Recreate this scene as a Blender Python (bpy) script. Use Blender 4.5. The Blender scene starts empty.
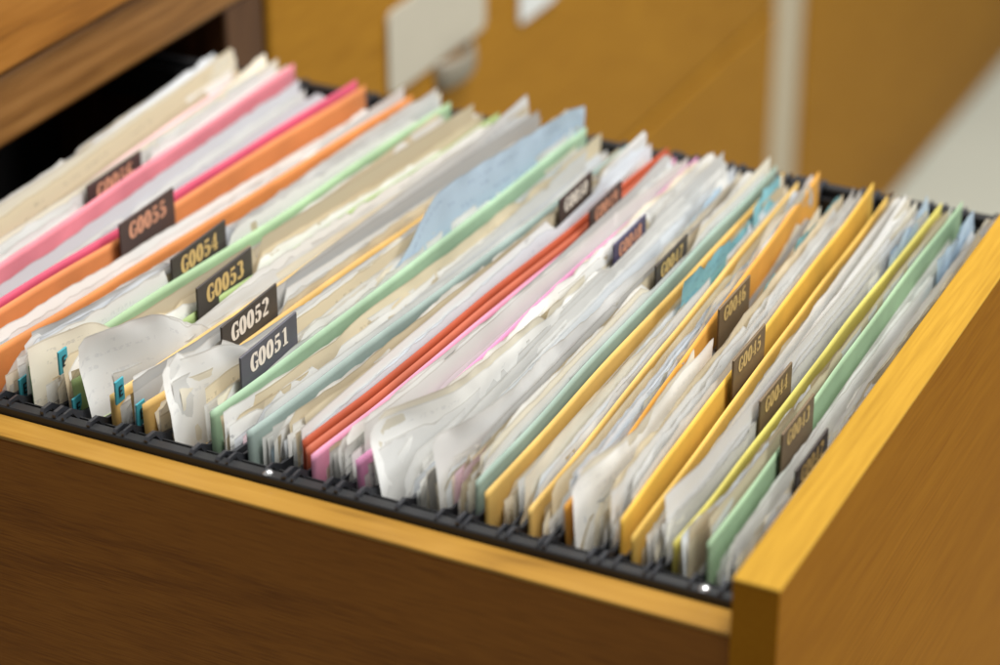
import bpy, math, random
from mathutils import Vector, Matrix, noise
R = random.Random(91)
scene = bpy.context.scene
COL = scene.collection
scene.view_settings.view_transform = 'Standard'
scene.view_settings.look = 'None'
scene.view_settings.exposure = 0

# ------------------------------------------------------------------ materials
def new_mat(name):
    m = bpy.data.materials.new(name); m.use_nodes = True
    nt = m.node_tree; nt.nodes.clear()
    out = nt.nodes.new('ShaderNodeOutputMaterial')
    b = nt.nodes.new('ShaderNodeBsdfPrincipled')
    nt.links.new(b.outputs[0], out.inputs[0])
    return m, nt, b, out
def s2l(c):
    return tuple(((v/255.0)/12.92 if v/255.0 <= .04045 else ((v/255.0+.055)/1.055)**2.4) for v in c) + (1,)
def N(nt, t, **kw):
    n = nt.nodes.new(t)
    for k, v in kw.items(): setattr(n, k, v)
    return n
def math_n(nt, op, a, b=None, c=None):
    n = nt.nodes.new('ShaderNodeMath'); n.operation = op
    for i, v in enumerate((a, b, c)):
        if v is None: continue
        if isinstance(v, (int, float)): n.inputs[i].default_value = v
        else: nt.links.new(v, n.inputs[i])
    return n.outputs[0]
def ramp(nt, fac, stops):
    r = nt.nodes.new('ShaderNodeValToRGB')
    els = r.color_ramp.elements
    els[0].position, els[0].color = stops[0]
    els[1].position, els[1].color = stops[-1]
    for p, c in stops[1:-1]:
        e = els.new(p); e.color = c
    nt.links.new(fac, r.inputs[0]); return r.outputs[0]
def mixc(nt, fac, a, b, mode='MIX'):
    m = nt.nodes.new('ShaderNodeMix'); m.data_type = 'RGBA'; m.blend_type = mode
    if isinstance(fac, (int, float)): m.inputs[0].default_value = fac
    else: nt.links.new(fac, m.inputs[0])
    for i, v in ((6, a), (7, b)):
        if isinstance(v, tuple): m.inputs[i].default_value = v
        else: nt.links.new(v, m.inputs[i])
    return m.outputs[2]

def wood(name, dark, mid, light, axis='X', rough=.38, rings=9.0, ringw=.55, mott=.35, spec=.3, fine=1.0):
    m, nt, b, out = new_mat(name)
    tc = N(nt, 'ShaderNodeTexCoord')
    mp = N(nt, 'ShaderNodeMapping')
    mp.inputs['Scale'].default_value = {'X': (1.6, 14, 14), 'Y': (14, 1.6, 14), 'Z': (14, 14, 1.6)}[axis]
    nt.links.new(tc.outputs['Object'], mp.inputs[0])
    n1 = N(nt, 'ShaderNodeTexNoise'); n1.inputs['Scale'].default_value = 1.0; n1.inputs['Detail'].default_value = 2; n1.inputs['Distortion'].default_value = .8
    nt.links.new(mp.outputs[0], n1.inputs[0])
    rg = math_n(nt, 'FRACT', math_n(nt, 'MULTIPLY', n1.outputs[0], rings))
    rg = math_n(nt, 'ABSOLUTE', math_n(nt, 'SUBTRACT', rg, .5))
    mp2 = N(nt, 'ShaderNodeMapping')
    mp2.inputs['Scale'].default_value = tuple(v*fine for v in {'X': (22, 560, 560), 'Y': (560, 22, 560), 'Z': (560, 560, 22)}[axis])
    nt.links.new(tc.outputs['Object'], mp2.inputs[0])
    n2 = N(nt, 'ShaderNodeTexNoise'); n2.inputs['Scale'].default_value = 1.0; n2.inputs['Detail'].default_value = 3
    nt.links.new(mp2.outputs[0], n2.inputs[0])
    f = math_n(nt, 'ADD', math_n(nt, 'MULTIPLY', rg, ringw), math_n(nt, 'MULTIPLY', n2.outputs[0], .75))
    c = ramp(nt, f, [(.22, s2l(dark)), (.5, s2l(mid)), (.88, s2l(light))])
    n3 = N(nt, 'ShaderNodeTexNoise'); n3.inputs['Scale'].default_value = 6
    nt.links.new(tc.outputs['Object'], n3.inputs[0])
    c = mixc(nt, math_n(nt, 'MULTIPLY', n3.outputs[0], mott), c, s2l(dark))
    nt.links.new(c, b.inputs['Base Color'])
    b.inputs['Roughness'].default_value = rough
    b.inputs['Specular IOR Level'].default_value = spec
    bp = N(nt, 'ShaderNodeBump'); bp.inputs['Strength'].default_value = .12; bp.inputs['Distance'].default_value = .0006
    nt.links.new(n2.outputs[0], bp.inputs['Height']); nt.links.new(bp.outputs[0], b.inputs['Normal'])
    return m

def plain(name, col, rough=.5, metal=0, var=.12, nscale=40):
    m, nt, b, out = new_mat(name)
    tc = N(nt, 'ShaderNodeTexCoord')
    n = N(nt, 'ShaderNodeTexNoise'); n.inputs['Scale'].default_value = nscale; n.inputs['Detail'].default_value = 4
    nt.links.new(tc.outputs['Object'], n.inputs[0])
    c = s2l(col); d = tuple(v*(1-var*2) for v in c[:3])+(1,)
    nt.links.new(mixc(nt, n.outputs[0], c, d), b.inputs['Base Color'])
    b.inputs['Roughness'].default_value = rough; b.inputs['Metallic'].default_value = metal
    return m

def card(name, col):
    m, nt, b, out = new_mat(name)
    tc = N(nt, 'ShaderNodeTexCoord')
    n = N(nt, 'ShaderNodeTexNoise'); n.inputs['Scale'].default_value = 25; n.inputs['Detail'].default_value = 6
    nt.links.new(tc.outputs['Object'], n.inputs[0])
    c = s2l(col)
    f = ramp(nt, n.outputs[0], [(.35, (0, 0, 0, 1)), (.7, (1, 1, 1, 1))])
    col2 = mixc(nt, f, tuple(v*.78 for v in c[:3])+(1,), tuple(min(1, v*1.04) for v in c[:3])+(1,))
    nt.links.new(col2, b.inputs['Base Color'])
    b.inputs['Roughness'].default_value = .62
    tr = N(nt, 'ShaderNodeBsdfTranslucent'); nt.links.new(col2, tr.inputs[0])
    mx = N(nt, 'ShaderNodeMixShader'); mx.inputs[0].default_value = .12
    nt.links.new(b.outputs[0], mx.inputs[1]); nt.links.new(tr.outputs[0], mx.inputs[2]); nt.links.new(mx.outputs[0], out.inputs[0])
    return m

def paper(name, col, ink=(70, 80, 110), amount=.35, grid=False):
    """UV in metres; u carries +10*sheet number so that every sheet gets its own tone and writing"""
    m, nt, b, out = new_mat(name)
    uv = N(nt, 'ShaderNodeUVMap'); uv.uv_map = 'UVMap'
    sep = N(nt, 'ShaderNodeSeparateXYZ'); nt.links.new(uv.outputs[0], sep.inputs[0])
    uu, v = sep.outputs[0], sep.outputs[1]
    sid = math_n(nt, 'FLOOR', math_n(nt, 'DIVIDE', uu, 10))
    u = math_n(nt, 'SUBTRACT', uu, math_n(nt, 'MULTIPLY', sid, 10))
    wn = N(nt, 'ShaderNodeTexWhiteNoise'); wn.noise_dimensions = '1D'; nt.links.new(sid, wn.inputs['W'])
    rnd = wn.outputs['Value']
    rows = math_n(nt, 'DIVIDE', v, .0055)
    fr = math_n(nt, 'FRACT', rows); row = math_n(nt, 'FLOOR', rows)
    inrow = math_n(nt, 'LESS_THAN', fr, .36)
    cmb = N(nt, 'ShaderNodeCombineXYZ')
    nt.links.new(math_n(nt, 'MULTIPLY', u, 620), cmb.inputs[0])
    nt.links.new(math_n(nt, 'ADD', math_n(nt, 'MULTIPLY', row, 7.3), math_n(nt, 'MULTIPLY', fr, 2.0)), cmb.inputs[1])
    nt.links.new(math_n(nt, 'MULTIPLY', rnd, 50), cmb.inputs[2])
    n = N(nt, 'ShaderNodeTexNoise'); n.inputs['Scale'].default_value = 1; n.inputs['Detail'].default_value = 2
    nt.links.new(cmb.outputs[0], n.inputs[0])
    glyph = math_n(nt, 'GREATER_THAN', n.outputs[0], .54)
    cmb2 = N(nt, 'ShaderNodeCombineXYZ')
    nt.links.new(math_n(nt, 'MULTIPLY', u, 30), cmb2.inputs[0])
    nt.links.new(math_n(nt, 'MULTIPLY', row, 3.1), cmb2.inputs[1])
    nt.links.new(math_n(nt, 'MULTIPLY', rnd, 90), cmb2.inputs[2])
    n2 = N(nt, 'ShaderNodeTexNoise'); n2.inputs['Scale'].default_value = 1; nt.links.new(cmb2.outputs[0], n2.inputs[0])
    msk = math_n(nt, 'GREATER_THAN', n2.outputs[0], .52)
    f = math_n(nt, 'MULTIPLY', math_n(nt, 'MULTIPLY', glyph, msk), inrow)
    if grid:
        g1 = math_n(nt, 'LESS_THAN', math_n(nt, 'FRACT', math_n(nt, 'DIVIDE', v, .011)), .06)
        g2 = math_n(nt, 'LESS_THAN', math_n(nt, 'FRACT', math_n(nt, 'DIVIDE', u, .038)), .018)
        f = math_n(nt, 'MAXIMUM', f, math_n(nt, 'MAXIMUM', g1, g2))
    f = math_n(nt, 'MULTIPLY', f, math_n(nt, 'GREATER_THAN', v, .004))
    f = math_n(nt, 'MULTIPLY', f, math_n(nt, 'MULTIPLY', math_n(nt, 'GREATER_THAN', rnd, .35), amount))
    tc = N(nt, 'ShaderNodeTexCoord')
    n3 = N(nt, 'ShaderNodeTexNoise'); n3.inputs['Scale'].default_value = 9; n3.inputs['Detail'].default_value = 5
    nt.links.new(tc.outputs['Object'], n3.inputs[0])
    c = s2l(col)
    base = mixc(nt, math_n(nt, 'MULTIPLY', n3.outputs[0], .4), c, (c[0]*.88, c[1]*.85, c[2]*.79, 1))
    hsv = N(nt, 'ShaderNodeHueSaturation'); nt.links.new(base, hsv.inputs['Color'])
    nt.links.new(math_n(nt, 'ADD', .74, math_n(nt, 'MULTIPLY', rnd, .30)), hsv.inputs['Value'])
    colr = mixc(nt, f, hsv.outputs[0], s2l(ink))
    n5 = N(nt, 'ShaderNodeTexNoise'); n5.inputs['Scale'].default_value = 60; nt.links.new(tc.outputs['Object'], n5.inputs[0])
    edge_shade = math_n(nt, 'MULTIPLY', math_n(nt, 'LESS_THAN', v, .0008), math_n(nt, 'MULTIPLY', n5.outputs[0], .7))  # dark line painted along the top edge as shade between sheets
    colr = mixc(nt, edge_shade, colr, (c[0]*.42, c[1]*.38, c[2]*.33, 1))
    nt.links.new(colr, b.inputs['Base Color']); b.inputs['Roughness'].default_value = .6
    b.inputs['Specular IOR Level'].default_value = .3
    tr = N(nt, 'ShaderNodeBsdfTranslucent'); nt.links.new(colr, tr.inputs[0])
    mx = N(nt, 'ShaderNodeMixShader'); mx.inputs[0].default_value = .20
    nt.links.new(b.outputs[0], mx.inputs[1]); nt.links.new(tr.outputs[0], mx.inputs[2]); nt.links.new(mx.outputs[0], out.inputs[0])
    return m

M_side = wood('oak_side_shaded', (96, 54, 16), (134, 82, 26), (150, 96, 34), 'X', .5, rings=4, ringw=.3, spec=.10, fine=2.2)  # same oak, shade of the outer side put into a darker colour
M_edge = wood('oak_edge_lit', (116, 82, 30), (152, 112, 44), (168, 128, 56), 'X', .42, spec=.2)  # side panel's top edge, light from above painted as lighter oak
M_top_lit = wood('oak_front_top_lit', (148, 110, 32), (170, 130, 42), (182, 142, 54), 'Y', .5, rings=3, ringw=.25, spec=.12)  # front panel's top, overhead light put into a yellower, lighter colour
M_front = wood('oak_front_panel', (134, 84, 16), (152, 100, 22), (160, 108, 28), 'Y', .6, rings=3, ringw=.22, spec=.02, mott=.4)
M_cab = wood('oak_cabinet', (126, 84, 18), (156, 110, 30), (168, 120, 36), 'Y', .6, rings=2, ringw=.12, spec=.1)
M_rail_wood = wood('oak_frame', (92, 58, 24), (134, 92, 46), (158, 114, 64), 'Y', .5, spec=.2)
M_upper = wood('oak_upper_front', (116, 72, 22), (150, 98, 36), (170, 116, 50), 'Y', .5, spec=.2)
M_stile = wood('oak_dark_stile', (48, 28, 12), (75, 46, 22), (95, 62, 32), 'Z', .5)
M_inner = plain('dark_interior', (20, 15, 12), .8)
M_metal = plain('black_painted_metal', (30, 30, 31), .5, 0)
M_hook = plain('dark_hook_plastic', (46, 47, 51), .4)
M_screw = plain('bright_screw', (225, 225, 225), .25, .9, .02)
M_chrome = plain('brushed_metal', (128, 120, 104), .5, .1, .05)
M_label = plain('white_label_card', (176, 168, 150), .6, 0, .05)
M_label2 = plain('bright_label_card', (204, 204, 200), .6, 0, .05)
M_strip = plain('pale_metal_strip', (176, 162, 136), .45, 0, .05, 5)
M_floor = plain('pale_floor', (190, 192, 178), .5, 0, .06, 4)
M_tab_b = plain('brown_tab_plastic', (74, 58, 54), .35, 0, .1)
M_tab_g = plain('grey_tab_plastic', (88, 87, 94), .35, 0, .1)
M_tab_k = plain('dark_tab_plastic', (70, 64, 60), .35, 0, .1)
M_tab_o = plain('olive_tab_plastic', (118, 98, 72), .4, 0, .15)
M_tab_v = plain('violet_tab_plastic', (76, 70, 96), .4, 0, .12)
M_txt_c = plain('cream_print', (228, 216, 200), .5, 0, .02)
M_txt_g = plain('gold_print', (204, 172, 110), .5, 0, .02)
M_txt_d = plain('dull_gold_print', (200, 170, 108), .5, 0, .02)
M_txt_o = plain('orange_print', (204, 146, 116), .5, 0, .02)
M_teal = plain('cyan_sticker', (62, 150, 162), .4, 0, .05)
M_ink = plain('dark_print', (18, 30, 34), .5, 0, .02)

# ------------------------------------------------------------------ helpers
def mesh_obj(name, verts, faces, mat, parent=None, smooth=False, uvs=None):
    me = bpy.data.meshes.new(name)
    me.from_pydata(verts, [], faces)
    if uvs:
        l = me.uv_layers.new(name='UVMap')
        flat = []
        for p in me.polygons:
            for li in p.loop_indices:
                flat += uvs[me.loops[li].vertex_index]
        l.data.foreach_set('uv', flat)
    me.materials.append(mat)
    if smooth:
        me.polygons.foreach_set('use_smooth', [True]*len(me.polygons))
    me.update()
    o = bpy.data.objects.new(name, me); COL.objects.link(o)
    if parent: o.parent = parent
    return o
def box(name, lo, hi, mat, parent=None, bevel=.0015, seg=3):
    x0, y0, z0 = lo; x1, y1, z1 = hi
    c = Vector(((x0+x1)/2, (y0+y1)/2, (z0+z1)/2))
    v = [Vector((x, y, z))-c for x in (x0, x1) for y in (y0, y1) for z in (z0, z1)]
    f = [(0, 1, 3, 2), (4, 6, 7, 5), (0, 4, 5, 1), (2, 3, 7, 6), (0, 2, 6, 4), (1, 5, 7, 3)]
    o = mesh_obj(name, v, f, mat, parent); o.location = c
    if bevel:
        md = o.modifiers.new('bevel', 'BEVEL'); md.width = bevel; md.segments = seg; md.limit_method = 'ANGLE'
        for p in o.data.polygons: p.use_smooth = True
        wn = o.modifiers.new('wn', 'WEIGHTED_NORMAL')
    return o
def empty(name, loc, label, cat, group=None):
    e = bpy.data.objects.new(name, None); e.empty_display_size = .05
    e.location = loc; COL.objects.link(e)
    e['label'] = label; e['category'] = cat
    if group: e['group'] = group
    return e
def reparent(o, p):
    o.parent = p; o.matrix_parent_inverse = Matrix.Translation(-Vector(p.location))
def extrude_profile(name, prof, x0, x1, mat, caps=False):
    n = len(prof)
    v = [(x0, y, z) for y, z in prof]+[(x1, y, z) for y, z in prof]
    f = [(i, (i+1) % n, n+(i+1) % n, n+i) for i in range(n)]
    if caps: f += [tuple(range(n))[::-1], tuple(range(n, 2*n))]
    return mesh_obj(name, v, f, mat)
def rounded_plate(name, x0, x1, y0, y1, z0, z1, r, mat):
    p = []
    for cy, cz, a0 in ((y1-r, z1-r, 0), (y0+r, z1-r, 90), (y0+r, z0+r, 180), (y1-r, z0+r, 270)):
        for i in range(7):
            a = math.radians(a0+15*i); p.append((cy+r*math.cos(a), cz+r*math.sin(a)))
    return extrude_profile(name, p, x0, x1, mat, True)

# ------------------------------------------------------------------ drawer
D = empty('file_drawer', (-.25, .19, -.3), 'open wooden file drawer packed with hanging folders', 'drawer')
parts = []
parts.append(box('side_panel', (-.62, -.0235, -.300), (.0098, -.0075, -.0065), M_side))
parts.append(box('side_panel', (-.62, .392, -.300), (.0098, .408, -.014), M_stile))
parts.append(box('side_edge_lit', (-.62, -.0245, -.0062), (.0096, -.0078, -.0040), M_edge, bevel=.0009))  # thin layer carrying the painted light on the side panel's top
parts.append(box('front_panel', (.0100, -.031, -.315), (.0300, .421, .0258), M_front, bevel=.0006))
parts.append(box('front_top_lit', (.0098, -.0312, .0260), (.0302, .4212, .0275), M_top_lit, bevel=.0007))  # thin layer carrying the painted light on the front panel's top
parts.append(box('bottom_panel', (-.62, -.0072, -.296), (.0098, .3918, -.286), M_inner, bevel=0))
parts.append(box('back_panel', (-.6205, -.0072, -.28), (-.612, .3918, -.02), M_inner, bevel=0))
near = [(-.0074, -.0300), (-.0074, -.0008), (-.0068, 0), (-.0016, 0), (-.0010, -.0008), (-.0010, -.0060), (.0044, -.0060), (.0048, -.0036), (.0056, -.0036), (.0060, -.0060), (.0060, -.0260), (-.0006, -.0260), (-.0006, -.03)]
parts.append(extrude_profile('hanging_rail', near, -.61, .0095, M_metal))
far = [(.385-y, z) for y, z in near][::-1]
parts.append(extrude_profile('hanging_rail', far, -.61, .0095, M_metal))
def screw(x, y, z):
    n = 16; v = [(0, 0, .0016)]; f = []
    for r, h in ((.0014, .0014), (.0022, .0008), (.0026, 0)):
        v += [(r*math.cos(a*2*math.pi/n), r*math.sin(a*2*math.pi/n), h) for a in range(n)]
    for a in range(n):
        b = (a+1) % n
        f.append((0, 1+a, 1+b))
        for k in (0, 1): f.append((1+k*n+a, 1+(k+1)*n+a, 1+(k+1)*n+b, 1+k*n+b))
    o = mesh_obj('screw', v, f, M_screw, smooth=True); o.location = (x, y, z); return o
parts.append(screw(-.2195, -.0048, .0002)); parts.append(screw(-.0115, -.0048, .0002))
for p in parts: reparent(p, D)

# ------------------------------------------------------------------ cabinet holding the drawer
C = empty('filing_cabinet', (-.8, .2, -.725), 'oak filing cabinet with a closed drawer above the open one', 'filing cabinet', 'row of filing cabinets')
cp = []
cp.append(box('frame_rail', (-.56, -.08, .0215), (-.500, .467, .064), M_rail_wood, bevel=.005))
cp.append(box('drawer_front', (-.56, -.08, .0665), (-.4935, .466, .36), M_upper, bevel=.004))
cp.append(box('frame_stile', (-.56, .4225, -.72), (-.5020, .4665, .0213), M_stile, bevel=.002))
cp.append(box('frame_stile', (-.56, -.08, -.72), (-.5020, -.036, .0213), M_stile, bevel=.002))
cp.append(box('drawer_front', (-.56, -.0355, -.70), (-.500, .422, -.33), M_cab, bevel=.004))
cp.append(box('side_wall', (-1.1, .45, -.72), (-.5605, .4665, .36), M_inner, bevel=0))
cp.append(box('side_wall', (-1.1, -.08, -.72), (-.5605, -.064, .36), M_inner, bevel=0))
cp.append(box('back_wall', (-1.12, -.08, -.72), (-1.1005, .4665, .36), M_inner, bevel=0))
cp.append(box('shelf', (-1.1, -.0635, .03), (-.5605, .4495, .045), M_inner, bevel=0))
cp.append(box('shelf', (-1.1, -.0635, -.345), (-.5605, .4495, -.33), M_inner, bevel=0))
for p in cp: reparent(p, C)

def cabinet(y0, y1, label, holder):
    e = empty('filing_cabinet', (-.8, (y0+y1)/2, -.725), label, 'filing cabinet', 'row of filing cabinets')
    ps = [box('body', (-1.1, y0, -.72), (-.522, y1, .36), M_inner, bevel=0)]
    for z0, z1 in ((.0235, .36), (-.318, .0185), (-.655, -.323)):
        ps.append(box('drawer_front', (-.5215, y0+.002, z0), (-.500, y1-.002, z1), M_cab, bevel=.004))
    ps.append(box('plinth', (-.5215, y0+.002, -.72), (-.506, y1-.002, -.66), M_cab, bevel=.001))
    if holder:
        ps.append(rounded_plate('label_plate', -.4995, -.4975, holder, holder+.150, -.112, -.050, .008, M_label))
        n = 14; v = []; f = []
        hy = holder+.074; hz = -.124
        for i in range(n+1):
            a = math.pi*i/n
            yy = hy+.026-.026*math.cos(a)*1.0; xx = -.4995+.010*math.sin(a)
            for k in range(8):
                b = k*math.pi/4
                v.append((xx+.003*math.cos(b)*math.sin(a), yy-.003*math.cos(b)*math.cos(a), hz+.011*math.sin(b)))
        for i in range(n):
            for k in range(8):
                f.append((i*8+k, i*8+(k+1) % 8, (i+1)*8+(k+1) % 8, (i+1)*8+k))
        ps.append(mesh_obj('handle', v, f, M_chrome, smooth=True))
        ps.append(rounded_plate('label_plate', -.4995, -.4975, holder+.210, holder+.275, -.132, -.098, .004, M_label2))
    for p in ps: reparent(p, e)
cabinet(.468, 1.425, 'golden oak filing cabinet with a white label plate and metal handle', .622)
cabinet(1.512, 2.50, 'plain golden oak filing cabinet standing on the pale floor', None)
cabinet(2.503, 3.6, 'plain golden oak filing cabinet standing on the pale floor', None)
st = box('corner_trim_strip', (-.60, 1.428, -.72), (-.503, 1.509, .36), M_strip, bevel=.002)
st['label'] = 'pale upright metal strip between two filing cabinets'; st['category'] = 'trim strip'
fl = mesh_obj('floor', [(-4, -3, -.7255), (5, -3, -.7255), (5, 8, -.7255), (-4, 8, -.7255)], [(0, 1, 2, 3)], M_floor)
fl['kind'] = 'structure'; fl['label'] = 'pale grey office floor'; fl['category'] = 'floor'

# ------------------------------------------------------------------ lettering
def ribbon(pts, wf, closed=False):
    n = len(pts); L = []; Rr = []
    for i in range(n):
        if closed: a, b = pts[(i-1) % n], pts[(i+1) % n]
        else: a, b = pts[max(0, i-1)], pts[min(n-1, i+1)]
        dx, dy = b[0]-a[0], b[1]-a[1]; l = math.hypot(dx, dy) or 1
        w = wf(abs(dy)/l)/2
        nx, ny = -dy/l, dx/l
        L.append((pts[i][0]+nx*w, pts[i][1]+ny*w)); Rr.append((pts[i][0]-nx*w, pts[i][1]-ny*w))
    return L+Rr, [(i, i+n, (i+1) % n+n, (i+1) % n) for i in range(n if closed else n-1)]
def arc(cx, cy, rx, ry, a0, a1, n=18):
    return [(cx+rx*math.cos(math.radians(a0+(a1-a0)*i/n)), cy+ry*math.sin(math.radians(a0+(a1-a0)*i/n))) for i in range(n+1)]
CW = lambda s: .10+.19*s**1.5
def glyph(ch):
    P = []
    rect = lambda x0, y0, x1, y1: P.append(([(x0, y0), (x1, y0), (x1, y1), (x0, y1)], [(0, 1, 2, 3)]))
    if ch == '0': P.append(ribbon(arc(.34, .5, .215, .45, 0, 360, 30)[:-1], CW, True))
    elif ch == '6':
        P.append(ribbon(arc(.34, .29, .20, .245, 0, 360, 24)[:-1], CW, True)); P.append(ribbon(arc(.40, .5, .26, .45, 60, 185, 14), CW))
    elif ch == '9':
        P.append(ribbon(arc(.34, .71, .20, .245, 0, 360, 24)[:-1], CW, True)); P.append(ribbon(arc(.28, .5, .26, .45, -120, 5, 14), CW))
    elif ch == '8':
        P.append(ribbon(arc(.34, .73, .17, .215, 0, 360, 24)[:-1], CW, True)); P.append(ribbon(arc(.34, .27, .21, .225, 0, 360, 24)[:-1], CW, True))
    elif ch == 'G':
        P.append(ribbon(arc(.38, .5, .27, .45, 48, 318, 26), CW)); rect(.5, .06, .68, .42); rect(.40, .40, .76, .48); rect(.58, .66, .66, .97)
    elif ch == '1':
        rect(.24, .05, .48, .97); rect(.12, 0, .61, .09); P.append(([(.08, .80), (.28, .86), (.30, .97), (.08, .86)], [(0, 1, 2, 3)]))
    elif ch == '5':
        rect(.13, .80, .56, .97); rect(.12, .46, .20, .82); P.append(ribbon(arc(.29, .31, .24, .26, 130, -140, 20), CW))
        P.append(ribbon(arc(.14, .2, .04, .04, 0, 360, 8)[:-1], lambda s: .08, True))
    elif ch == '2':
        P.append(ribbon(arc(.33, .71, .20, .24, 165, -35, 16), CW)); P.append(ribbon([(.50, .56), (.34, .34), (.12, .10)], lambda s: .13)); rect(.08, 0, .60, .17)
    elif ch == '3':
        P.append(ribbon(arc(.31, .73, .19, .22, 150, -80, 16), CW)); P.append(ribbon(arc(.31, .28, .22, .24, 80, -150, 16), CW))
    elif ch == '4':
        rect(.33, .05, .54, .97); P.append(ribbon([(.40, .93), (.06, .30)], lambda s: .09)); rect(.02, .24, .66, .34); rect(.24, 0, .64, .08)
    elif ch == '7':
        rect(.08, .80, .60, .97); P.append(ribbon([(.54, .82), (.36, .45), (.28, .02)], lambda s: .2))
    elif ch == 'E':
        rect(.08, 0, .28, 1); rect(.27, .84, .62, 1); rect(.27, .43, .54, .57); rect(.27, 0, .62, .16)
    return P
def lettering(text, x, yc, zc, h, mat, parent, adv=.72):
    v = []; f = []; k = 0
    W = adv*len(text)*h
    for i, ch in enumerate(text):
        for pv, pf in glyph(ch):
            b = len(v); k += 1
            for a, c in pv:
                v.append((x+.00002*(k % 4), yc-W/2+(i*adv+a)*h, zc+(c-.5)*h))
            f += [tuple(b+q for q in t) for t in pf]
    o = mesh_obj('lettering', v, f, mat)
    if parent: o.parent = parent
    return o

# ------------------------------------------------------------------ folders
def sm(t): t = max(0, min(1, t)); return t*t*(3-2*t)
def nz(a, b=0.0, c=3.7):
    return noise.noise(Vector((a, b, c)))
def warp(X, y):
    return .0014*nz(X*14, y*5)+.0006*nz(X*40, y*12+9)
WEDGE = [(-.3475, .006, .040), (-.3112, .015, .055), (-.2665, .014, .055), (-.158, .016, .060), (-.136, .008, .05), (-.0695, .010, .06), (-.0240, .004, .05)]
def wedge(X, y, z):
    s = 0
    for xc, A, L in WEDGE:
        if X <= xc:
            g = (xc-X)/(A*1.15)
            if g < 5: s -= A*math.exp(-g)*sm(1-(y-.008)/L)*math.exp(-max(0, .02-z)/.07)
    return s

# x near, x far, colour, top z, word, paper low z in front of it, paper high z at next folder
FOLD = [
 (-.448, -.455, (236, 196, 198), .010, 'pale pink', .000, .014),
 (-.427, -.425, (230, 138, 148), .018, 'salmon pink', -.007, .006),
 (-.4085, -.3835, (214, 84, 112), .0165, 'bright pink', -.02, -.01),
 (-.4050, -.3780, (220, 138, 80), .014, 'orange', -.010, .005),
 (-.381, -.347, (218, 140, 76), .013, 'orange', -.003, .013),
 (-.352, -.322, (166, 194, 152), .013, 'pale green', -.003, .014),
 (-.325, -.291, (158, 178, 116), .012, 'olive green', -.003, .008),
 (-.3100, -.2790, (226, 190, 118), .010, 'yellow', -.002, .014),
 (-.290, -.262, (220, 180, 106), .009, 'yellow', .000, .014),
 (-.257, -.2365, (164, 192, 160), .014, 'sage green', -.003, .006),
 (-.237, -.2100, (156, 172, 164), .010, 'grey green', .000, .010),
 (-.2080, -.1870, (178, 78, 44), .0115, 'rust red', -.03, -.02),
 (-.2062, -.1852, (190, 100, 70), .0080, 'rust red', -.03, -.02),
 (-.2034, -.1825, (226, 156, 184), .0055, 'pale pink', -.001, .011),
 (-.178, -.1700, (214, 146, 184), .009, 'lilac pink', .000, .011),
 (-.151, -.147, (206, 208, 204), .002, 'pale grey', .001, .012),
 (-.123, -.124, (154, 174, 160), .014, 'grey green', -.03, -.02),
 (-.1185, -.1195, (222, 182, 100), .010, 'yellow', -.003, .010),
 (-.0975, -.1105, (228, 190, 110), .007, 'pale amber', -.002, .010),
 (-.0775, -.0985, (230, 168, 72), .014, 'orange yellow', -.004, .010),
 (-.056, -.068, (232, 186, 76), .014, 'golden yellow', -.004, .010),
 (-.0500, -.0600, (230, 190, 96), .008, 'amber', -.002, .010),
 (-.0305, -.0305, (208, 196, 100), .010, 'lemon yellow', .000, .006),
 (-.0165, -.0195, (160, 188, 150), .014, 'sage green', -.003, .008),
]
card_m = {}
folders = []
def leafgrid(v, f, X, Xf, y0, y1, zt, zb, lean, ny=30):
    ds = [0, .004, .012, .03, .08, .15, 1]
    base = len(v); H = zt-zb
    for i in range(ny+1):
        y = y0+(y1-y0)*(i/ny)**1.3
        for d in ds:
            dz = min(d, H)
            z = zt+.0020*nz(X*90, y*11)*(1 if d < .1 else 0)-dz
            x = X+(Xf-X)*(y-.01)/.36+warp(X, y)+wedge(X, y, z)+lean*dz+math.exp(-d/.01)*.0004*nz(X*200, y*18)
            v.append((x, y, z))
    m = len(ds)
    for i in range(ny):
        for j in range(m-1):
            a = base+i*m+j; f.append((a, a+m, a+m+1, a+1))
def rod(X, Xf):
    """black hanging bar: hook over the near rail, bar just behind the card, hook over the far rail"""
    h = R.uniform(-.0006, .0006); j = R.uniform(-.0012, .0012); th = R.choice([.0006, .0009])
    mid = [.04+.03*i for i in range(12)]
    up = [(-.0066, .0014+h), (-.0052, .0026+h), (.0010, .0026+h), (.0080, -.002)]+[(y, -.004) for y in mid]+[(.3760, -.002), (.3820, .0026), (.3900, .0026), (.3916, .0014)]
    dn = [(-.0060, -.0030), (-.0046, .0008), (.0006, .0004), (.0065, -.0080)]+[(y, -.010) for y in mid]+[(.3770, -.0080), (.3825, .0004), (.3892, .0008), (.3908, -.0030)]
    v = []; n = len(up); f = []
    for dx in (-th, th):
        for y, z in up+dn:
            yc = max(.01, min(.37, y))
            xx = X+(Xf-X)*(yc-.01)/.36+warp(X, yc)+wedge(X, yc, z)
            v.append((xx+dx-.0018+(j if y < .01 else 0), y, z))
    m = 2*n
    for i in range(n-1):
        f.append((i, i+1, n+i+1, n+i)); f.append((m+i, m+n+i, m+n+i+1, m+i+1))
        f.append((i, m+i, m+i+1, i+1)); f.append((n+i, n+i+1, m+n+i+1, m+n+i))
    f.append((0, n, m+n, m)); f.append((n-1, m+n-1, m+2*n-1, 2*n-1))
    return mesh_obj('hanging_rod', v, f, M_hook)
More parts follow.
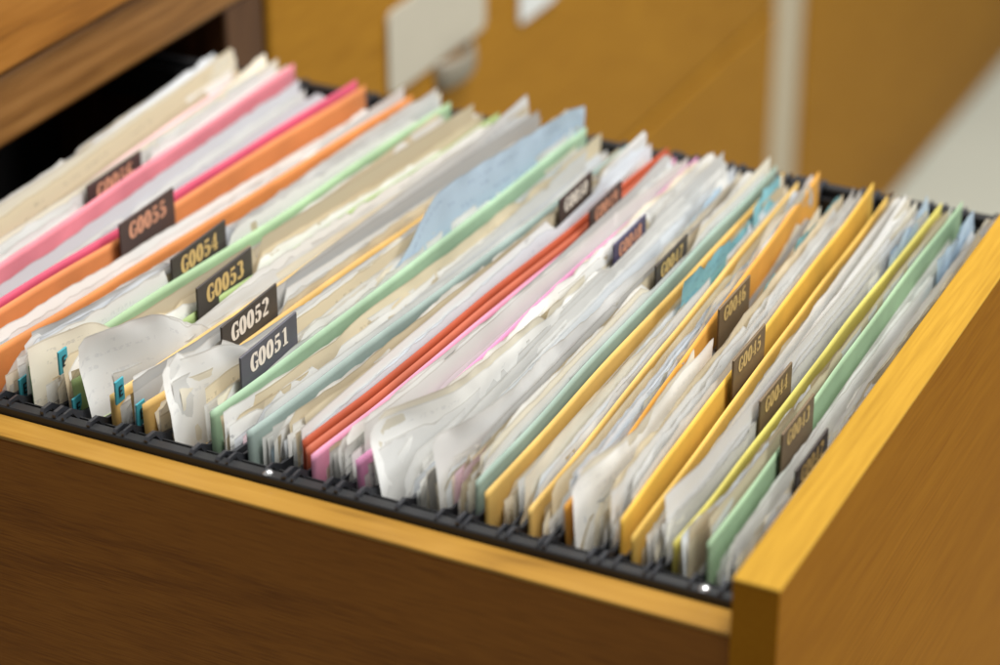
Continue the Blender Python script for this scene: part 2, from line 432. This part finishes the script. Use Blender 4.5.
for i, (X, Xf, colr, zt, word, lo_, hi_) in enumerate(FOLD):
    card_m[i] = card('card_%s_%d' % (word.replace(' ', '_'), i), colr)
    e = empty('hanging_folder', (X, .19, -.22), '%s card hanging folder full of papers on the drawer rails' % word, 'folder', 'hanging folders in the drawer')
    v = []; f = []
    nxt, nxf = (FOLD[i+1][0], FOLD[i+1][1]) if i+1 < len(FOLD) else (.004, .004)
    gap = min(.024, max(.0008, nxt-X-.0022)); gapf = min(.034, max(.0008, nxf-Xf-.0022))
    y0 = .0078+R.uniform(0, .002)
    leafgrid(v, f, X, Xf, y0, .3735, zt, -.222, .004)
    leafgrid(v, f, X+gap, Xf+gapf, y0+.001, .3735, min(zt-.018, hi_-.016), -.222, .001)
    o = mesh_obj('card_cover', v, f, card_m[i], smooth=True)
    sd = o.modifiers.new('solid', 'SOLIDIFY'); sd.thickness = .0004
    reparent(o, e)
    r = rod(X, Xf); reparent(r, e)
    if gap > .012:
        r = rod(X+gap*.8, Xf+gapf*.8); reparent(r, e)
    folders.append((X, Xf, e))

# ------------------------------------------------------------------ index tabs (text, x, y, tab, print, lowest visible z, top z)
TABS = [('G0056', -.431, .194, M_tab_b, M_txt_o, .005, .0240), ('G0055', -.3905, .163, M_tab_b, M_txt_o, .005, .0235), ('G0054', -.344, .139, M_tab_k, M_txt_g, .006, .0250),
        ('G0053', -.316, .118, M_tab_k, M_txt_g, .006, .0250), ('G0052', -.285, .090, M_tab_k, M_txt_c, .006, .0245), ('G0051', -.2575, .062, M_tab_g, M_txt_c, .011, .0285),
        ('G0050', -.202, .283, M_tab_b, M_txt_c, .009, .0235), ('G0049', -.1860, .286, M_tab_b, M_txt_o, .012, .0200), ('G0048', -.157, .251, M_tab_v, M_txt_o, .010, .0215),
        ('G0047', -.129, .239, M_tab_k, M_txt_d, .010, .0215), ('G0046', -.0835, .209, M_tab_o, M_txt_d, .0115, .0220), ('G0045', -.0580, .163, M_tab_o, M_txt_d, .0125, .0230),
        ('G0044', -.0345, .136, M_tab_o, M_txt_d, .0115, .0215), ('G0043', -.0150, .112, M_tab_o, M_txt_d, .0125, .0220), ('G0042', .000, .089, M_tab_k, M_txt_d, .0105, .0200)]
for t, X, Y, mt, ml, vis, zt in TABS:
    par = min(folders, key=lambda q: abs(q[0]+(q[1]-q[0])*(Y-.01)/.36-X))[2]
    left = X < -.25
    hw = .0255 if left else .0205
    o = box('index_tab', (X-.0006, Y-hw, -.002), (X+.0006, Y+hw, zt), mt, bevel=.0005, seg=2)
    reparent(o, par)
    l = lettering(t, X+.00075, Y, zt-(.0074 if left else .0058), .0094 if left else .0078, ml, None, adv=.74)
    l.parent = o; l.matrix_parent_inverse = Matrix.Translation(-Vector(o.location))

# ------------------------------------------------------------------ paper sheets
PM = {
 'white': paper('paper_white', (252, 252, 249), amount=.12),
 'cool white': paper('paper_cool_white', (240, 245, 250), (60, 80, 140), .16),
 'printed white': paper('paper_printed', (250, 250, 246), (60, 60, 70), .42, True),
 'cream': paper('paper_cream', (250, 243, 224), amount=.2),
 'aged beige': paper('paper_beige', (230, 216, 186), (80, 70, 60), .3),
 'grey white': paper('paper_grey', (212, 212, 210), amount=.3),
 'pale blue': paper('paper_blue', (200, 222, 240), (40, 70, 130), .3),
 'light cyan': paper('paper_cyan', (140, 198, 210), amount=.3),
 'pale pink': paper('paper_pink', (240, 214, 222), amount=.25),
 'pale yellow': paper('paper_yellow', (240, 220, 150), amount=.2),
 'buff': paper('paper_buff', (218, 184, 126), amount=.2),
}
DS = [0, .0025, .006, .012, .020, .032, .05, .09, .2]
def cap_tabs(bx, y, z):
    for t, TX, TY, _, _, vis, _ in TABS:
        dx = bx-TX
        if -.0014 < dx < .018:
            yc = TY-2.04*dx
            w = sm((.037-abs(y-yc))/.012)
            lim = vis+1.12*max(0, dx)
            if z > lim: z = z*(1-w)+lim*w
    return z
def clamp_tabs(bx, x, y, z):
    if z < -.012 or z > .034: return x
    for t, TX, TY, _, _, vis, _ in TABS:
        if abs(y-TY) < .034 and abs(bx-TX) < .005:
            g = abs(bx-TX)
            if bx < TX: x = min(x, TX-.0008-.5*g)
            else: x = max(x, TX+.0010+.5*g)
    return x
SID = 0
def sheet_geo(X, Xf, y0, y1, zt, slope, curl, farcurl, rnd, dog=0, crump=0, ny=64, extra=None):
    global SID
    SID += 1
    v = []; uv = []; f = []
    a1 = rnd.uniform(.2, 1.1)*.0005; p1 = rnd.uniform(0, 9); f1 = rnd.uniform(1.0, 3)
    s1 = rnd.uniform(0, 50)
    slant = rnd.gauss(0, .03)
    rag = rnd.choice([0, .0003, .0006, .0011, .0017])
    kinks = [(rnd.uniform(y0, y1), rnd.gauss(0, 1), rnd.uniform(.004, .016)) for _ in range(rnd.choice([0, 1, 2, 4]))]
    fcorner = rnd.choice([0, 0, 0, .008])
    tears = [(rnd.uniform(y0+.02, y1-.02), rnd.uniform(.003, .012), rnd.uniform(.001, .005)) for _ in range(rnd.choice([0, 0, 1, 2]))]
    for i in range(ny+1):
        y = y0+(y1-y0)*i/ny
        bx = X+(Xf-X)*(y-.01)/.36
        top = zt+slope*(y-.19)+.0016*nz(s1, y*5)+rag*nz(s1+5, y*170)
        for ty, tw, th in tears:
            if abs(y-ty) < tw: top -= th*(1-abs(y-ty)/tw)
        if dog: top -= max(0, dog-(y-y0))*.8
        if fcorner: top -= max(0, fcorner-(y1-y))*.8
        if extra: top = extra(y, top)
        top = cap_tabs(bx, y, top)
        for d in DS:
            fl = math.exp(-d/.028)
            x = bx+warp(X, y)+wedge(X, y, top-d)
            x += fl*a1*math.sin(y*6.28*f1+p1)
            for ky, ka, kw in kinks:
                x += ka*.0008*fl*max(0, 1-abs(y-ky+d*.6)/kw)
            if crump: x += fl*crump*(nz(s1+2, y*22, d*30)+.8*abs(nz(s1+4, y*50, d*60)))
            x += fl*curl*sm(1-(y-y0)/.04)+fl*farcurl*sm(1-(y1-y)/.07)
            x = clamp_tabs(bx, x, y, top-d)
            v.append((x, max(.0072, y+slant*d), top-d)); uv.append((SID*10+1+y-y0, d))
    m = len(DS)
    for i in range(ny):
        for j in range(m-1):
            a = i*m+j; f.append((a, a+m, a+m+1, a+1))
    return v, f, uv
def put_sheet(word, g):
    v, f, uv = g
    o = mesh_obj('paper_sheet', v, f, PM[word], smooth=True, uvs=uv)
    o['label'] = '%s paper sheet filed upright among the folders' % word
    o['category'] = 'paper'; o['group'] = 'papers filed in the drawer'
    return o

edges = [-.468]+[q[0] for q in FOLD]+[.0065]
farE = [-.480]+[q[1] for q in FOLD]+[.0065]
lohi = [(.010, .016)]+[(q[5], q[6]) for q in FOLD]
sheets = []
for k in range(len(edges)-1):
    a, b = edges[k]+.0012, edges[k+1]-.0018
    af, bf = farE[k]+.0012, farE[k+1]-.0018
    if b-a < .003: continue
    left = (a+b)/2
    lo, hi = lohi[k]
    n = max(2, int((b-a+bf-af)/2/.00056))
    i = 0
    while i < n:
        nb = R.randint(1, 5)
        if left < -.36: ch = [('white', 8), ('cream', 2), ('cool white', 1), ('aged beige', .6), ('grey white', .8)]
        elif left < -.25: ch = [('white', 6), ('aged beige', 2.2), ('cream', 3.5), ('grey white', 1.4), ('printed white', 2), ('buff', .4)]
        elif left < -.11: ch = [('white', 9), ('cool white', 2.5), ('cream', 3.2), ('grey white', 1.6), ('printed white', 2), ('aged beige', 1.8), ('pale pink', .5), ('pale blue', .4)]
        else: ch = [('white', 8), ('cool white', 3), ('cream', 3.6), ('grey white', 2), ('aged beige', 2.2), ('pale blue', 1.3), ('light cyan', .9), ('pale yellow', .7), ('buff', .4)]
        words = [c for c, _ in ch]; wt = [q for _, q in ch]
        y0b = .0080+R.random()**2*.016
        y1b = .371+R.uniform(-.022, .004)
        dz = R.uniform(-.005, .006); sl = R.uniform(-.03, .03)
        cb = R.choice([0, 0, R.uniform(-.003, .003)])
        wd = R.choices(words, wt)[0]
        for q in range(nb):
            if i >= n: break
            t = (i+.5)/n
            X = a+(b-a)*t; Xf = af+(bf-af)*t
            nf = sm(t*n/9.0)
            z = lo+(hi-lo)*min(1, (t*1.25))**1.0+dz*nf+R.gauss(0, .0036)*(.3+.7*nf)
            if R.random() < .5: wd = R.choices(words, wt)[0]
            y0 = y0b+abs(R.gauss(0, .006)); y1 = y1b+R.uniform(-.012, .004)
            if wd in ('light cyan', 'pale blue') and left > -.11:      # short slips standing towards the far rail
                y0 = R.uniform(.20, .31); y1 = min(.368, y0+R.uniform(.04, .09)); z += .003
            sheets.append((z, wd, (X, Xf, y0, y1, z, sl*nf+R.gauss(0, .014), cb+R.gauss(0, .0009), R.gauss(0, .0018), random.Random(R.random()), R.choice([0, 0, 0, .004, .010]), R.choice([0, 0, 0, .001, .002, .003]))))
            i += 1
sheets.sort(key=lambda s: -s[0])
NIND = 285
for z, wd, args in sheets[:NIND]:
    put_sheet(wd, sheet_geo(*args))
if len(sheets) > NIND:
    V = []; F = []; U = []; MI = []
    mats = list(PM.keys())
    for z, wd, args in sheets[NIND:]:
        v, f, uv = sheet_geo(*args); b = len(V)
        V += v; U += uv; F += [tuple(b+q for q in t) for t in f]; MI += [mats.index(wd)]*len(f)
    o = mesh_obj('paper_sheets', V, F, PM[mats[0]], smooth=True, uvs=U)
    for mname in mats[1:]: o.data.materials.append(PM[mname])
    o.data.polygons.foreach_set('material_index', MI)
    o['kind'] = 'stuff'; o['label'] = 'mass of shorter paper sheets packed between the folders'; o['category'] = 'papers'

def special(word, X, Xf, y0, y1, zt, slope, curl, farcurl, dog, seed, extra=None, label=None, crump=.003):
    o = put_sheet(word, sheet_geo(X, Xf, y0, y1, zt, slope, curl, farcurl, random.Random(seed), dog, crump, 64, extra))
    if label: o['label'] = label
CL = 'white sheet with its corner curling out near the rail'
def big(y, t):
    z = .004+.036*sm((y-.150)/.070)
    if y > .225: z -= .065*(y-.225)
    return z-.004*sm((y-.350)/.03)+.0012*nz(y*40, 1.0)
special('pale blue', -.2588, -.2382, .150, .376, .03, 0, -.008, -.001, 0, 1, big, 'large pale blue white sheet curling above the folders', .0022)
special('white', -.2612, -.2410, .205, .372, .021, 0, .0, .001, .01, 21, None, 'white sheet standing tall above the folders', .002)
def fade(y): return lambda q, t: t-.03*sm((q-y)/.05)
special('cream', -.3480, -.3180, .0090, .12, .020, -.02, 0, 0, 0, 32, fade(.04), CL, .0015)
special('white', -.3116, -.2810, .0090, .13, .031, -.02, 0, 0, .004, 2, fade(.05), CL, .002)
special('printed white', -.3135, -.2830, .012, .12, .028, -.02, 0, 0, .006, 12, fade(.05), CL, .002)
special('white', -.2669, -.2450, .0090, .13, .027, -.02, 0, 0, .003, 3, fade(.04), CL, .0028)
special('white', -.2690, -.2470, .012, .14, .031, -.02, .0, 0, .008, 4, fade(.035), CL, .0028)
special('white', -.1584, -.153, .0090, .22, .018, -.06, 0, 0, .004, 5, None, CL, .002)
special('cream', -.1600, -.155, .012, .20, .020, -.06, 0, 0, .008, 15, None, CL, .002)
special('white', -.1364, -.137, .0090, .24, .019, -.06, 0, 0, .003, 6, None, CL, .002)
special('white', -.0699, -.090, .0090, .17, .017, -.05, 0, 0, .004, 7, None, CL, .002)
special('cream', -.0715, -.092, .012, .15, .018, -.05, 0, 0, .008, 17, None, CL, .002)
special('cool white', -.0244, -.026, .0090, .16, .009, -.03, 0, 0, .0, 9, None, CL, .0015)

for X, Y, Z in ((-.3335, .0105, .020), (-.3060, .0100, .012), (-.383, .0085, .004), (-.3585, .0085, .001), (-.3255, .0085, -.002), (-.293, .0085, .004)):
    wx = X+wedge(X, Y, Z)
    e = box('index_sticker', (wx-.0005, Y-.0025, Z-.006), (wx+.0005, Y+.0045, Z+.006), M_teal, bevel=.0003, seg=2)
    e['label'] = 'cyan index sticker with a letter E on a paper edge'; e['category'] = 'sticker'; e['group'] = 'cyan index stickers'
    l = lettering('E', wx+.0007, Y+.0014, Z, .0056, M_ink, None)
    l.parent = e; l.matrix_parent_inverse = Matrix.Translation(-Vector(e.location))

# ------------------------------------------------------------------ light
w = bpy.data.worlds.new('World'); scene.world = w; w.use_nodes = True
bg = w.node_tree.nodes['Background']; bg.inputs[0].default_value = (.98, .98, .98, 1); bg.inputs[1].default_value = .34
def area(name, loc, tgt, size, power, col):
    l = bpy.data.lights.new(name, 'AREA'); l.shape = 'SQUARE'; l.size = size; l.energy = power; l.color = col
    o = bpy.data.objects.new(name, l); COL.objects.link(o); o.location = loc
    o.rotation_euler = (Vector(tgt)-Vector(loc)).to_track_quat('-Z', 'Y').to_euler()
area('ceiling_light', (.3, .5, 2.1), (-.2, .2, 0), .9, 88, (1, .99, .97))
area('window_light', (1.5, 1.5, 1.8), (-.2, .2, 0), 1.0, 48, (.95, .975, 1))

# ------------------------------------------------------------------ camera
cam = bpy.data.cameras.new('Camera'); co = bpy.data.objects.new('Camera', cam); COL.objects.link(co)
co.location = (.3004, -.8324, .5936)
co.rotation_euler = (math.radians(90-28.28), 0, math.radians(26.1))
cam.sensor_width = 36; cam.lens = 92.5; cam.clip_start = .05; cam.clip_end = 50
cam.dof.use_dof = True; cam.dof.focus_distance = 1.20; cam.dof.aperture_fstop = 4.2; cam.dof.aperture_blades = 9
scene.camera = co
